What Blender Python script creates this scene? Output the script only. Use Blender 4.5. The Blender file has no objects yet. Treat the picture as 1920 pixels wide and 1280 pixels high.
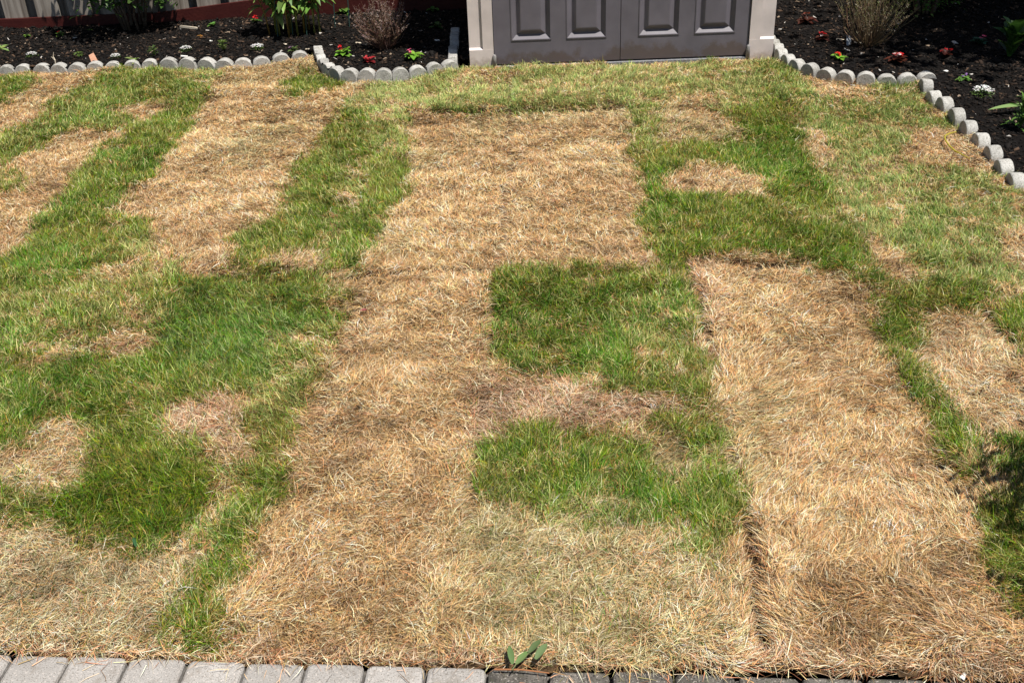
import bpy, math, random
import numpy as np
random.seed(7); rng = np.random.default_rng(11)
sc = bpy.context.scene
COL = sc.collection

# ------------------------------------------------------------------ camera
F = 1980.0; EYE = 1.9                                # focal length in photo pixels, eye height in metres
_d = np.array([130.0, -3340.0, -F]); _d /= np.linalg.norm(_d)
_up = -_d
_y = np.array([0, 0, -1.0]); _y = _y - _up * (_y @ _up); _y /= np.linalg.norm(_y)
RM = np.array([np.cross(_y, _up), _y, _up])          # camera axes -> world
CP = np.array([0.0, 0.0, EYE])
cam_data = bpy.data.cameras.new('camera'); cam = bpy.data.objects.new('camera', cam_data); COL.objects.link(cam)
from mathutils import Matrix, Vector
cam.matrix_world = Matrix.Translation((0, 0, EYE)) @ Matrix(RM.tolist()).to_4x4()
cam_data.sensor_width = 36; cam_data.lens = F / 1920 * 36
cam_data.clip_start = 0.05; cam_data.clip_end = 500
sc.camera = cam

# ------------------------------------------------------------------ sky and sun
ELEV, AZ = 68.0, 131.0                               # azimuth clockwise from +Y: from the right, behind the camera
SUN = np.array([math.cos(math.radians(ELEV)) * math.sin(math.radians(AZ)),
                math.cos(math.radians(ELEV)) * math.cos(math.radians(AZ)), math.sin(math.radians(ELEV))])
w = bpy.data.worlds.new('World'); sc.world = w; w.use_nodes = True
nt = w.node_tree; bg = nt.nodes['Background']
sky = nt.nodes.new('ShaderNodeTexSky'); sky.sky_type = 'NISHITA'; sky.sun_disc = False
sky.sun_elevation = math.radians(ELEV); sky.sun_rotation = math.radians(AZ)
nt.links.new(sky.outputs[0], bg.inputs[0]); bg.inputs[1].default_value = 0.05
sl = bpy.data.lights.new('sun', 'SUN'); sl.energy = 5.0; sl.angle = math.radians(0.5); sl.color = (1, 0.95, 0.87)
so = bpy.data.objects.new('sun', sl); COL.objects.link(so)
so.rotation_euler = Vector(SUN.tolist()).to_track_quat('Z', 'Y').to_euler()
so.location = (3, -4, 9)
sc.view_settings.view_transform = 'Standard'; sc.view_settings.look = 'None'
sc.cycles.max_bounces = 4; sc.cycles.diffuse_bounces = 1; sc.cycles.transmission_bounces = 2
sc.view_settings.gamma = 1; sc.view_settings.exposure = 0.34

# ------------------------------------------------------------------ helpers
def G(px, py, z=0.0):
    """point of the ground (height z) seen at a pixel of the 1920x1280 photograph"""
    r = RM @ np.array([px - 960, -(py - 640), -F]); t = (z - EYE) / r[2]
    return CP + t * r

def P(px, py, y):
    """point of the vertical plane at depth y seen at a pixel"""
    r = RM @ np.array([px - 960, -(py - 640), -F]); return CP + y / r[1] * r

def proj(x, y, z=0.0):
    c0 = RM[0, 0] * x + RM[1, 0] * y + RM[2, 0] * (z - EYE)
    c1 = RM[0, 1] * x + RM[1, 1] * y + RM[2, 1] * (z - EYE)
    c2 = RM[0, 2] * x + RM[1, 2] * y + RM[2, 2] * (z - EYE)
    return 960 - c0 / c2 * F, 640 + c1 / c2 * F

_lat = np.random.default_rng(3).random((8, 257, 257))
def vnoise(x, y, ch=0):
    xi = np.floor(x).astype(int); yi = np.floor(y).astype(int)
    fx = x - xi; fy = y - yi; fx = fx * fx * (3 - 2 * fx); fy = fy * fy * (3 - 2 * fy)
    L = _lat[ch]; a = xi % 256; b = yi % 256
    return (L[a, b] * (1 - fx) + L[a + 1, b] * fx) * (1 - fy) + (L[a, b + 1] * (1 - fx) + L[a + 1, b + 1] * fx) * fy
def fbm(x, y, s, ch=0, o=3):
    v = 0; amp = 1; tot = 0
    for k in range(o):
        v = v + amp * vnoise(x * s * 2 ** k + 17.3 * k + 90, y * s * 2 ** k + 5.1 * k + 90, (ch + k) % 8); tot += amp; amp *= .5
    return v / tot - .5                               # about -.35 .. .35

def inpoly(px, py, poly):
    ins = np.zeros(px.shape, bool); n = len(poly)
    for i in range(n):
        x0, y0 = poly[i]; x1, y1 = poly[(i + 1) % n]
        if y0 == y1: continue
        c = ((y0 > py) != (y1 > py)) & (px < (x1 - x0) * (py - y0) / (y1 - y0) + x0)
        ins ^= c
    return ins

class MB:
    """collects faces, builds ONE mesh object"""
    def __init__(s): s.v = []; s.f = []; s.c = []; s.sm = False
    def add(s, verts, faces, col=None):
        o = len(s.v); s.v += [tuple(map(float, q)) for q in verts]; s.f += [tuple(i + o for i in q) for q in faces]
        s.c += [col or (1, 1, 1)] * len(verts)
    def box(s, x0, x1, y0, y1, z0, z1):
        s.add([(x0,y0,z0),(x1,y0,z0),(x1,y1,z0),(x0,y1,z0),(x0,y0,z1),(x1,y0,z1),(x1,y1,z1),(x0,y1,z1)],
              [(0,3,2,1),(4,5,6,7),(0,1,5,4),(1,2,6,5),(2,3,7,6),(3,0,4,7)])
    def tube(s, pts, rad, n=6, col=None):
        pts = [np.array(p, float) for p in pts]; vs = []; fs = []
        for i, p in enumerate(pts):
            t = pts[min(i + 1, len(pts) - 1)] - pts[max(i - 1, 0)]; t = t / (np.linalg.norm(t) + 1e-9)
            a = np.cross(t, (0, 0, 1) if abs(t[2]) < .9 else (1, 0, 0)); a /= np.linalg.norm(a); b = np.cross(t, a)
            r = rad[i] if hasattr(rad, '__len__') else rad
            for k in range(n):
                q = 2 * math.pi * k / n; vs.append(p + r * (math.cos(q) * a + math.sin(q) * b))
        for i in range(len(pts) - 1):
            for k in range(n):
                fs.append((i*n+k, i*n+(k+1)%n, (i+1)*n+(k+1)%n, (i+1)*n+k))
        fs.append(tuple(range(n))[::-1]); fs.append(tuple((len(pts)-1)*n + k for k in range(n)))
        s.add(vs, fs, col)
    def leaf(s, base, dr, up, L, W, droop=.3, fold=.25, col=None, seg=4, tipw=0.0):
        """a folded, drooping leaf blade"""
        base = np.array(base, float); dr = np.array(dr, float); dr /= np.linalg.norm(dr)
        up = np.array(up, float); side = np.cross(dr, up); side /= np.linalg.norm(side) + 1e-9; nn = np.cross(side, dr)
        vs = []; fs = []
        for i in range(seg + 1):
            t = i / seg; c = base + dr * L * t - np.array([0, 0, 1]) * droop * L * t * t
            ww = W * .5 * (math.sin(math.pi * min(1, (t * .86 + .1))) ** .8 + tipw * t)
            if i == seg: ww = W * .04 + tipw * W * .3
            vs += [c - side * ww + nn * ww * fold * 2, c, c + side * ww + nn * ww * fold * 2]
        for i in range(seg):
            a = i * 3; fs += [(a, a+1, a+4, a+3), (a+1, a+2, a+5, a+4)]
        s.add(vs, fs, col)
    def build(s, name, mat, parent=None, smooth=False, colors=False):
        me = bpy.data.meshes.new(name); me.from_pydata(s.v, [], s.f)
        if colors:
            at = me.color_attributes.new('Col', 'FLOAT_COLOR', 'POINT')
            c = np.ones((len(s.v), 4), np.float32); c[:, :3] = s.c; at.data.foreach_set('color', c.ravel())
        me.materials.append(mat); me.update()
        if smooth: me.shade_smooth()
        o = bpy.data.objects.new(name, me); COL.objects.link(o)
        if parent: o.parent = parent
        return o

def npmesh(name, verts, faces_list, mat, cols=None, smooth=False):
    """fast mesh from numpy; faces_list = list of (n,k) index arrays"""
    me = bpy.data.meshes.new(name)
    me.vertices.add(len(verts)); me.vertices.foreach_set('co', verts.astype(np.float32).ravel())
    loops = np.concatenate([f.ravel() for f in faces_list]).astype(np.int32)
    tot = np.concatenate([np.full(len(f), f.shape[1], np.int32) for f in faces_list])
    st = np.concatenate([[0], np.cumsum(tot)[:-1]]).astype(np.int32)
    me.loops.add(len(loops)); me.loops.foreach_set('vertex_index', loops)
    me.polygons.add(len(tot)); me.polygons.foreach_set('loop_start', st); me.polygons.foreach_set('loop_total', tot)
    if smooth: me.polygons.foreach_set('use_smooth', np.ones(len(tot), bool))
    if cols is not None:
        at = me.color_attributes.new('Col', 'FLOAT_COLOR', 'POINT')
        c = np.ones((len(verts), 4), np.float32); c[:, :3] = cols; at.data.foreach_set('color', c.ravel())
    me.update(calc_edges=True); me.materials.append(mat)
    o = bpy.data.objects.new(name, me); COL.objects.link(o); return o

def tag(o, label, cat, group=None):
    o['label'] = label; o['category'] = cat
    if group: o['group'] = group
    return o
def kind(o, k): o['kind'] = k; return o
def thing(name, label, cat, loc, rz=0, group=None):
    o = bpy.data.objects.new(name, None); COL.objects.link(o); o.empty_display_size = .05
    o.location = loc; o.rotation_euler = (0, 0, rz); return tag(o, label, cat, group)

# ------------------------------------------------------------------ materials
def mat(name, col, rough=.8, spec=.3, var=None, scale=20, bump=0, bscale=None, transl=0, attr=False, metal=0):
    """Principled with noise between col and var; attr = multiply by the mesh colour attribute"""
    m = bpy.data.materials.new(name); m.use_nodes = True; t = m.node_tree; n = t.nodes; b = n['Principled BSDF']
    b.inputs['Roughness'].default_value = rough; b.inputs['Specular IOR Level'].default_value = spec
    b.inputs['Metallic'].default_value = metal
    src = None
    tc = n.new('ShaderNodeTexCoord')
    if attr:
        a = n.new('ShaderNodeVertexColor'); a.layer_name = 'Col'; src = a.outputs[0]
    if var is not None:
        no = n.new('ShaderNodeTexNoise'); no.inputs['Scale'].default_value = scale; no.inputs['Detail'].default_value = 6
        no.inputs['Roughness'].default_value = .65
        t.links.new(tc.outputs['Object'], no.inputs['Vector'])
        r = n.new('ShaderNodeValToRGB'); r.color_ramp.elements[0].color = (*col, 1); r.color_ramp.elements[1].color = (*var, 1)
        r.color_ramp.elements[0].position = .33; r.color_ramp.elements[1].position = .67
        t.links.new(no.outputs['Fac'], r.inputs[0])
        if src is None: src = r.outputs[0]
        else:
            mx = n.new('ShaderNodeMixRGB'); mx.blend_type = 'MULTIPLY'; mx.inputs[0].default_value = 1
            t.links.new(src, mx.inputs[1]); t.links.new(r.outputs[0], mx.inputs[2]); src = mx.outputs[0]
    if src is None: b.inputs['Base Color'].default_value = (*col, 1)
    else: t.links.new(src, b.inputs['Base Color'])
    if bump:
        no = n.new('ShaderNodeTexNoise'); no.inputs['Scale'].default_value = bscale or scale * 4; no.inputs['Detail'].default_value = 5
        t.links.new(tc.outputs['Object'], no.inputs['Vector'])
        bp = n.new('ShaderNodeBump'); bp.inputs['Strength'].default_value = bump; bp.inputs['Distance'].default_value = .01
        t.links.new(no.outputs['Fac'], bp.inputs['Height']); t.links.new(bp.outputs[0], b.inputs['Normal'])
    if transl:
        tr = n.new('ShaderNodeBsdfTranslucent'); mxs = n.new('ShaderNodeMixShader'); mxs.inputs[0].default_value = transl
        if src is None: tr.inputs[0].default_value = (*col, 1)
        else: t.links.new(src, tr.inputs[0])
        out = n['Material Output']; t.links.new(b.outputs[0], mxs.inputs[1]); t.links.new(tr.outputs[0], mxs.inputs[2])
        t.links.new(mxs.outputs[0], out.inputs[0])
    return m

M = {}
M['grass'] = mat('grass_blade', (1, 1, 1), .5, .16, attr=True, transl=.22)
M['straw'] = mat('dry_blade', (1, 1, 1), .6, .12, attr=True, transl=.1)
M['leaf'] = mat('plant_leaf', (1, 1, 1), .45, .4, attr=True, transl=.25)
M['soil'] = mat('lawn_soil', (.035, .022, .013), .95, .1, (.13, .08, .04), 55, .6, 160)
M['ground'] = mat('ground_soil', (.05, .04, .028), .95, .1, (.09, .07, .04), 6)
M['mulch'] = mat('mulch_base', (.0034, .0029, .0027), .95, .1, (.0105, .0086, .0078), 60, .8, 120)
M['chip'] = mat('mulch_chip', (1, 1, 1), .85, .2, attr=True)
M['flower'] = mat('flower_petal', (1, 1, 1), .5, .3, attr=True, transl=.25)

def speckle(name, c0, c1, dark, light, sc1=14, sc2=420, stain=None, rnd=0):
    """cast concrete: broad tone, grit and pits"""
    m = bpy.data.materials.new(name); m.use_nodes = True; t = m.node_tree; n = t.nodes; b = n['Principled BSDF']
    b.inputs['Roughness'].default_value = .92; b.inputs['Specular IOR Level'].default_value = .15
    g = n.new('ShaderNodeNewGeometry')
    def noise(s, d=4):
        q = n.new('ShaderNodeTexNoise'); q.inputs['Scale'].default_value = s; q.inputs['Detail'].default_value = d
        t.links.new(g.outputs['Position'], q.inputs['Vector']); return q
    def ramp(f, e):
        r = n.new('ShaderNodeValToRGB'); el = r.color_ramp.elements
        el[0].position, el[0].color = e[0][0], (*e[0][1], 1); el[1].position, el[1].color = e[1][0], (*e[1][1], 1)
        t.links.new(f, r.inputs[0]); return r
    a = noise(sc1, 6); base = ramp(a.outputs['Fac'], [(.3, c0), (.7, c1)])
    s = noise(sc2, 2); sp = ramp(s.outputs['Fac'], [(.36, (1, 1, 1)), (.44, (0, 0, 0))])
    s2 = noise(sc2 * .7, 2); sp2 = ramp(s2.outputs['Fac'], [(.6, (0, 0, 0)), (.68, (1, 1, 1))])
    m1 = n.new('ShaderNodeMixRGB'); m1.inputs[2].default_value = (*dark, 1); t.links.new(sp.outputs[0], m1.inputs[0]); t.links.new(base.outputs[0], m1.inputs[1])
    m2 = n.new('ShaderNodeMixRGB'); m2.inputs[2].default_value = (*light, 1); t.links.new(sp2.outputs[0], m2.inputs[0]); t.links.new(m1.outputs[0], m2.inputs[1])
    src = m2.outputs[0]
    if stain:
        a2 = noise(sc1 * 1.7, 9); a2.inputs['Roughness'].default_value = .75
        r2 = ramp(a2.outputs['Fac'], [(.52, (0, 0, 0)), (.66, (.75, .75, .75))])
        m3 = n.new('ShaderNodeMixRGB'); m3.inputs[2].default_value = (*stain, 1); t.links.new(r2.outputs[0], m3.inputs[0]); t.links.new(src, m3.inputs[1]); src = m3.outputs[0]
    if rnd:
        oi = n.new('ShaderNodeObjectInfo'); mr = n.new('ShaderNodeMapRange'); mr.inputs[3].default_value = 1 - rnd; mr.inputs[4].default_value = 1.05
        t.links.new(oi.outputs['Random'], mr.inputs[0]); m4 = n.new('ShaderNodeMixRGB'); m4.blend_type = 'MULTIPLY'; m4.inputs[0].default_value = 1
        t.links.new(src, m4.inputs[1]); t.links.new(mr.outputs[0], m4.inputs[2]); src = m4.outputs[0]
    t.links.new(src, b.inputs['Base Color'])
    bp = n.new('ShaderNodeBump'); bp.inputs['Strength'].default_value = .55; bp.inputs['Distance'].default_value = .004
    bn = noise(sc2 * .45, 5); t.links.new(bn.outputs['Fac'], bp.inputs['Height']); t.links.new(bp.outputs[0], b.inputs['Normal'])
    return m
M['edging'] = speckle('edging_concrete', (.38, .37, .345), (.56, .55, .52), (.2, .19, .17), (.68, .66, .63), 16, 260, (.17, .165, .13), .25)
M['paver'] = speckle('paver_pale', (.335, .315, .295), (.42, .40, .38), (.2, .18, .16), (.55, .5, .46), 12, 330, (.24, .21, .18), .14)
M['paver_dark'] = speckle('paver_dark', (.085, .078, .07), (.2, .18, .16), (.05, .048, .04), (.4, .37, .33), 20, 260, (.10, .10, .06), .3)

# shed plastic, with splashed dirt low on the doors
def plastic(name, col, dirt=None, zlo=.0, zhi=.22):
    m = bpy.data.materials.new(name); m.use_nodes = True; t = m.node_tree; n = t.nodes; b = n['Principled BSDF']
    b.inputs['Roughness'].default_value = .48; b.inputs['Specular IOR Level'].default_value = .35
    g = n.new('ShaderNodeNewGeometry')
    no = n.new('ShaderNodeTexNoise'); no.inputs['Scale'].default_value = 9; no.inputs['Detail'].default_value = 7
    t.links.new(g.outputs['Position'], no.inputs['Vector'])
    r = n.new('ShaderNodeValToRGB'); e = r.color_ramp.elements
    e[0].color = (*[c * .88 for c in col], 1); e[1].color = (*[c * 1.12 for c in col], 1); e[0].position = .3; e[1].position = .7
    t.links.new(no.outputs['Fac'], r.inputs[0]); src = r.outputs[0]
    if dirt:
        sx = n.new('ShaderNodeSeparateXYZ'); t.links.new(g.outputs['Position'], sx.inputs[0])
        mr = n.new('ShaderNodeMapRange'); mr.inputs[1].default_value = zlo; mr.inputs[2].default_value = zhi
        mr.inputs[3].default_value = .46; mr.inputs[4].default_value = 0; t.links.new(sx.outputs[2], mr.inputs[0])
        n1 = n.new('ShaderNodeTexNoise'); n1.inputs['Scale'].default_value = 4.2; n1.inputs['Detail'].default_value = 9; n1.inputs['Roughness'].default_value = .72
        t.links.new(g.outputs['Position'], n1.inputs['Vector'])
        ad = n.new('ShaderNodeMath'); ad.operation = 'ADD'; t.links.new(mr.outputs[0], ad.inputs[0]); t.links.new(n1.outputs['Fac'], ad.inputs[1])
        rr = n.new('ShaderNodeValToRGB'); rr.color_ramp.elements[0].position = .76; rr.color_ramp.elements[1].position = .86
        t.links.new(ad.outputs[0], rr.inputs[0])
        mx = n.new('ShaderNodeMixRGB'); mx.inputs[2].default_value = (*dirt, 1)
        t.links.new(rr.outputs[0], mx.inputs[0]); t.links.new(src, mx.inputs[1]); src = mx.outputs[0]
    t.links.new(src, b.inputs['Base Color'])
    bp = n.new('ShaderNodeBump'); bp.inputs['Strength'].default_value = .12; bp.inputs['Distance'].default_value = .003
    nb = n.new('ShaderNodeTexNoise'); nb.inputs['Scale'].default_value = 220; t.links.new(g.outputs['Position'], nb.inputs['Vector'])
    t.links.new(nb.outputs['Fac'], bp.inputs['Height']); t.links.new(bp.outputs[0], b.inputs['Normal'])
    return m
M['door'] = plastic('shed_door_grey', (.140, .129, .152), (.112, .090, .088))
M['taupe'] = plastic('shed_taupe', (.66, .585, .56), (.50, .42, .37), -.05, .16)
M['shed_grey'] = plastic('shed_roof_grey', (.13, .12, .12))
M['peg'] = mat('hinge_peg', (.2, .19, .19), .5, .3, (.3, .29, .28), 40)
M['gap'] = mat('dark_inside', (.01, .01, .01), .9, .1)
M['sill'] = speckle('sill_grit', (.15, .155, .17), (.26, .265, .28), (.07, .07, .08), (.45, .45, .45), 40, 200)
M['rail'] = mat('burgundy_paint', (.05, .009, .008), .5, .3, (.07, .014, .011), 9, .2, 60)

def wood():
    m = bpy.data.materials.new('weathered_board'); m.use_nodes = True; t = m.node_tree; n = t.nodes; b = n['Principled BSDF']
    b.inputs['Roughness'].default_value = .85; b.inputs['Specular IOR Level'].default_value = .15
    tc = n.new('ShaderNodeTexCoord'); mp = n.new('ShaderNodeMapping'); mp.inputs['Scale'].default_value = (26, 26, 1.6)
    oi = n.new('ShaderNodeNewGeometry'); t.links.new(oi.outputs['Position'], mp.inputs[0])
    no = n.new('ShaderNodeTexNoise'); no.inputs['Scale'].default_value = 1.6; no.inputs['Detail'].default_value = 8
    t.links.new(mp.outputs[0], no.inputs['Vector'])
    r = n.new('ShaderNodeValToRGB'); e = r.color_ramp.elements
    e[0].position, e[0].color = .32, (.15, .125, .105, 1); e[1].position, e[1].color = .66, (.37, .335, .295, 1)
    t.links.new(no.outputs['Fac'], r.inputs[0]); t.links.new(r.outputs[0], b.inputs['Base Color'])
    bp = n.new('ShaderNodeBump'); bp.inputs['Strength'].default_value = .4; bp.inputs['Distance'].default_value = .004
    t.links.new(no.outputs['Fac'], bp.inputs['Height']); t.links.new(bp.outputs[0], b.inputs['Normal'])
    return m
M['wood'] = wood()
M['bark'] = mat('bark', (.07, .05, .035), .9, .15, (.17, .13, .1), 30, .6, 90)
M['pot'] = mat('stone_pot', (.42, .36, .25), .85, .2, (.52, .46, .34), 25, .3, 120)
M['wire'] = mat('green_wire', (.03, .085, .075), .4, .4)
M['terracotta'] = mat('terracotta', (.5, .25, .16), .85, .2, (.62, .36, .25), 60)
M['tagm'] = mat('plastic_tag', (.55, .6, .66), .5, .3, (.35, .4, .46), 200)
M['stick'] = mat('pale_stick', (.62, .52, .38), .8, .2, (.75, .68, .55), 80)
M['whitebit'] = mat('white_bit', (.75, .74, .7), .7, .2, (.85, .84, .8), 60)

# ------------------------------------------------------------------ lawn map: what grows where
SH = 6.585                                            # depth of the shed's front
LAWN = {}
ST = 4; PADX = 0
W4, H4 = 1920 // ST, 1280 // ST
gy, gx = np.mgrid[0:H4, 0:W4]; gx = gx * ST + ST / 2; gy = gy * ST + ST / 2
mk = {k: np.zeros((H4, W4), np.float32) for k in ('g', 'pale', 'pink', 'ol', 'thin', 'cool')}
def paint(poly, **kw):
    ins = inpoly(gx, gy, poly)
    for k, v in kw.items(): mk[k][ins] = v
# faint tinge over the dead parts first
paint([(0,1010),(200,1030),(350,1040),(340,1120),(310,1190),(300,1240),(0,1240)], ol=.55, g=.04)
paint([(860,960),(1100,945),(1350,1020),(1400,1100),(1420,1230),(900,1240)], ol=.35, g=.05)
paint([(1180,480),(1330,480),(1350,560),(1360,740),(1310,740)], pink=.5)
paint([(1700,600),(1920,640),(1920,840),(1800,830)], pink=.2, ol=.2)
GR = .88
paint([(0,146),(75,139),(70,165),(40,180),(0,197)], g=.8, pale=.3)
paint([(0,325),(35,335),(60,352),(0,368)], g=.6, pale=.3)
paint([(185,146),(230,134),(330,127),(405,128),(405,160),(380,185),(340,195),(310,190),(265,188),(215,200),(215,222),(255,228),(262,240),(240,247),(150,250),(105,258),(75,280),(0,312),(0,262),(60,235),(85,205),(130,180)], g=.82, pale=.4)
paint([(330,127),(405,128),(420,150),(395,165),(330,150)], g=.5, pale=.7)
paint([(340,192),(385,185),(350,235),(345,255),(320,290),(300,305),(298,330),(270,345),(235,365),(215,395),(265,415),(280,445),(305,455),(315,480),(290,500),(255,497),(200,505),(150,525),(0,545),(0,500),(50,465),(80,420),(120,370),(150,330),(195,290),(225,270),(265,235),(300,215)], g=.84, pale=.22)
paint([(215,455),(310,452),(318,485),(290,502),(230,500)], g=.55, pale=.7)
paint([(530,165),(575,135),(600,140),(650,150),(650,160),(600,170),(550,186),(525,186)], g=.8, pale=.2)
paint([(648,195),(690,168),(745,160),(765,205),(768,290),(770,345),(755,385),(725,400),(715,435),(695,470),(690,515),(600,518),(605,490),(560,475),(500,500),(480,515),(430,505),(435,470),(470,440),(510,415),(540,390),(550,340),(545,320),(580,290),(600,250)], g=.82, pale=.25)
paint([(675,200),(768,200),(768,300),(740,300),(690,270)], g=.62, pale=.6)
paint([(612,400),(645,385),(655,420),(632,440),(608,425)], g=.3, pink=.7)
paint([(668,290),(694,305),(686,360),(662,420),(632,462),(600,482),(586,472),(612,432),(640,380),(655,330)], g=.22, pink=.55)
paint([(640,350),(690,345),(690,370),(650,380)], g=.35, pale=.6, pink=.4)
paint([(500,490),(560,472),(602,485),(602,518),(480,518)], g=.06, pink=.6)
# the wide left band
paint([(0,540),(150,525),(300,527),(480,518),(600,518),(645,533),(652,560),(630,610),(620,660),(595,700),(585,740),(565,790),(560,840),(545,900),(500,960),(470,1010),(440,1080),(400,1140),(425,1180),(405,1205),(310,1195),(325,1150),(360,1090),(370,1040),(385,1000),(350,1000),(320,1015),(260,1035),(215,1020),(150,1020),(100,1000),(0,975)], g=.84, pale=.22)
paint([(0,560),(120,550),(230,560),(330,600),(300,620),(140,640),(0,660)], g=.66, pale=.4)
paint([(330,540),(560,540),(600,600),(560,660),(480,720),(330,700),(310,640)], g=.97, pale=.05, cool=.7)
paint([(190,830),(330,850),(400,870),(400,920),(340,990),(215,1015),(110,990),(110,950),(180,900)], g=.97, pale=.05)
paint([(600,520),(645,533),(652,560),(630,610),(600,560)], g=.6, pale=.6)
paint([(500,640),(620,600),(620,660),(590,710),(500,700)], g=.66, pale=.45)
paint([(150,525),(330,495),(350,525),(240,545)], g=.35, pale=.6)
paint([(45,680),(100,660),(180,645),(250,628),(305,640),(300,665),(250,680),(180,672),(100,688)], g=.1, pink=.25)
paint([(295,805),(340,768),(400,762),(470,750),(478,790),(475,835),(430,855),(400,835),(300,818)], g=.05, pink=.85)
paint([(400,838),(475,833),(470,862),(430,890),(415,885)], g=.08, pink=.4)
paint([(420,885),(452,892),(425,960),(395,1005),(365,1030),(350,1010),(395,940)], g=.15, pale=.8)
paint([(0,850),(60,845),(75,805),(120,795),(175,800),(190,850),(185,890),(130,925),(100,945),(0,935)], g=.03, pink=.25)
paint([(440,750),(560,700),(580,740),(560,790),(480,790)], g=.55, pale=.5)
# pale strip before the shed
paint([(640,200),(690,165),(690,165),(720,145),(840,140),(880,128),(960,122),(1160,125),(1300,115),(1450,108),(1500,128),(1515,150),(1500,200),(1380,200),(1360,215),(1240,205),(1180,203),(960,209),(780,211),(740,225)], g=.56, pale=1.0, cool=.2)
paint([(870,125),(960,122),(962,165),(900,180),(850,165)], g=.4, pale=1.0)
paint([(1220,197),(1290,180),(1370,172),(1385,198),(1300,212)], g=.12, pale=1.0)
paint([(1165,128),(1400,112),(1400,135),(1180,150)], g=.4, pale=1.0)
paint([(1410,118),(1490,125),(1515,150),(1500,205),(1420,200),(1430,150)], g=.75, pale=.5)
# right of the middle
paint([(1180,203),(1240,205),(1235,250),(1245,272),(1390,266),(1400,250),(1365,225),(1375,203),(1480,185),(1500,250),(1540,320),(1570,380),(1560,410),(1600,440),(1625,480),(1622,512),(1540,513),(1490,488),(1430,478),(1370,490),(1300,485),(1290,515),(1250,505),(1230,470),(1180,410),(1220,370),(1190,300)], g=.86, pale=.15)
paint([(1180,203),(1235,205),(1235,290),(1195,290)], g=.6, pale=.6)
paint([(1220,215),(1370,225),(1405,250),(1390,268),(1240,272)], g=.1, pink=.2, pale=.3)
paint([(1245,330),(1300,316),(1365,320),(1440,343),(1442,368),(1360,376),(1275,371),(1247,354)], g=0, pink=.1)
paint([(1440,380),(1560,400),(1600,440),(1480,430)], g=.7, pale=.35)
# mixed sod on the far right
paint([(1500,128),(1520,150),(1700,158),(1750,182),(1800,230),(1930,350),(1930,565),(1830,550),(1740,550),(1690,545),(1640,500),(1600,430),(1570,380),(1550,310),(1505,240)], g=.58, pale=.8, cool=.5)
paint([(1500,165),(1600,180),(1640,230),(1560,290),(1510,240)], g=.68, pale=.5)
paint([(1660,420),(1760,380),(1870,420),(1860,540),(1720,540)], g=.66, pale=.55)
paint([(1750,290),(1920,350),(1930,450),(1800,420)], g=.4, pale=.75)
paint([(1685,252),(1755,236),(1840,252),(1895,295),(1925,335),(1850,335),(1770,312),(1705,300)], g=0, pink=.15)
paint([(1518,142),(1610,150),(1660,172),(1580,192),(1530,182)], g=.05, pink=.15)
paint([(1740,165),(1790,215),(1850,270),(1830,262),(1740,210)], g=.25)
paint([(1500,232),(1540,245),(1575,310),(1552,322),(1508,285)], g=.03, pink=.2)
paint([(1605,435),(1655,455),(1690,500),(1720,530),(1780,552),(1660,552),(1630,515)], g=0, pink=.1)
paint([(1865,445),(1930,425),(1930,520),(1875,495)], g=0)
# the square in the middle
paint([(922,525),(1000,510),(1090,500),(1200,510),(1265,506),(1300,560),(1308,640),(1325,690),(1335,760),(1352,812),(1305,850),(1230,800),(1290,750),(1230,735),(1150,740),(1060,715),(1000,705),(910,690),(910,640),(930,580)], g=.8, pale=.22)
paint([(1150,560),(1300,560),(1310,680),(1230,720),(1180,660)], g=.68, pale=.4)
paint([(905,715),(1000,708),(1060,718),(1150,742),(1230,738),(1280,752),(1240,785),(1180,785),(1100,795),(1000,805),(880,850),(880,760)], g=.07, pink=.9)
paint([(900,855),(960,818),(1060,798),(1150,800),(1215,830),(1215,870),(1250,905),(1320,895),(1375,888),(1392,955),(1375,1040),(1330,1020),(1270,990),(1180,960),(1100,940),(1010,950),(920,950),(885,900)], g=.82, pale=.2)
paint([(1280,850),(1352,812),(1365,870),(1320,890)], g=.4, pale=.5)
paint([(1200,960),(1390,1010),(1380,1060),(1280,1040)], g=.35, pale=.5)
paint([(900,940),(1100,940),(1250,990),(1000,985)], g=.22, pale=.5, ol=.4)
# right lower strip
paint([(1605,513),(1660,530),(1700,548),(1830,548),(1850,580),(1930,565),(1930,690),(1880,640),(1840,600),(1790,590),(1720,600),(1712,650),(1747,720),(1793,790),(1835,850),(1880,830),(1930,830),(1930,1230),(1900,1130),(1862,1090),(1852,1020),(1832,960),(1790,890),(1750,820),(1720,750),(1690,690),(1650,640),(1635,580)], g=.85, pale=.18)
paint([(1800,850),(1860,850),(1880,900),(1860,960),(1830,930)], g=.4, pale=.5)
# thin worn strip along the paving
paint([(0,1195),(300,1200),(900,1225),(1400,1238),(1930,1225),(1930,1290),(0,1290)], pink=.6, thin=.5, ol=.1)
paint([(310,1195),(420,1180),(400,1225),(320,1225)], g=.5)

def blur(a, n):
    for _ in range(n):
        p = np.pad(a, 1, mode='edge'); a = (p[1:-1, 1:-1] * 2 + p[:-2, 1:-1] + p[2:, 1:-1] + p[1:-1, :-2] + p[1:-1, 2:]) / 6
    return a
mk = {k: blur(a, 2) for k, a in mk.items()}
def look(k, x, y):
    px, py = proj(x, y)
    return mk[k][np.clip((py / ST).astype(int), 0, H4 - 1), np.clip((px / ST).astype(int), 0, W4 - 1)]

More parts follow.
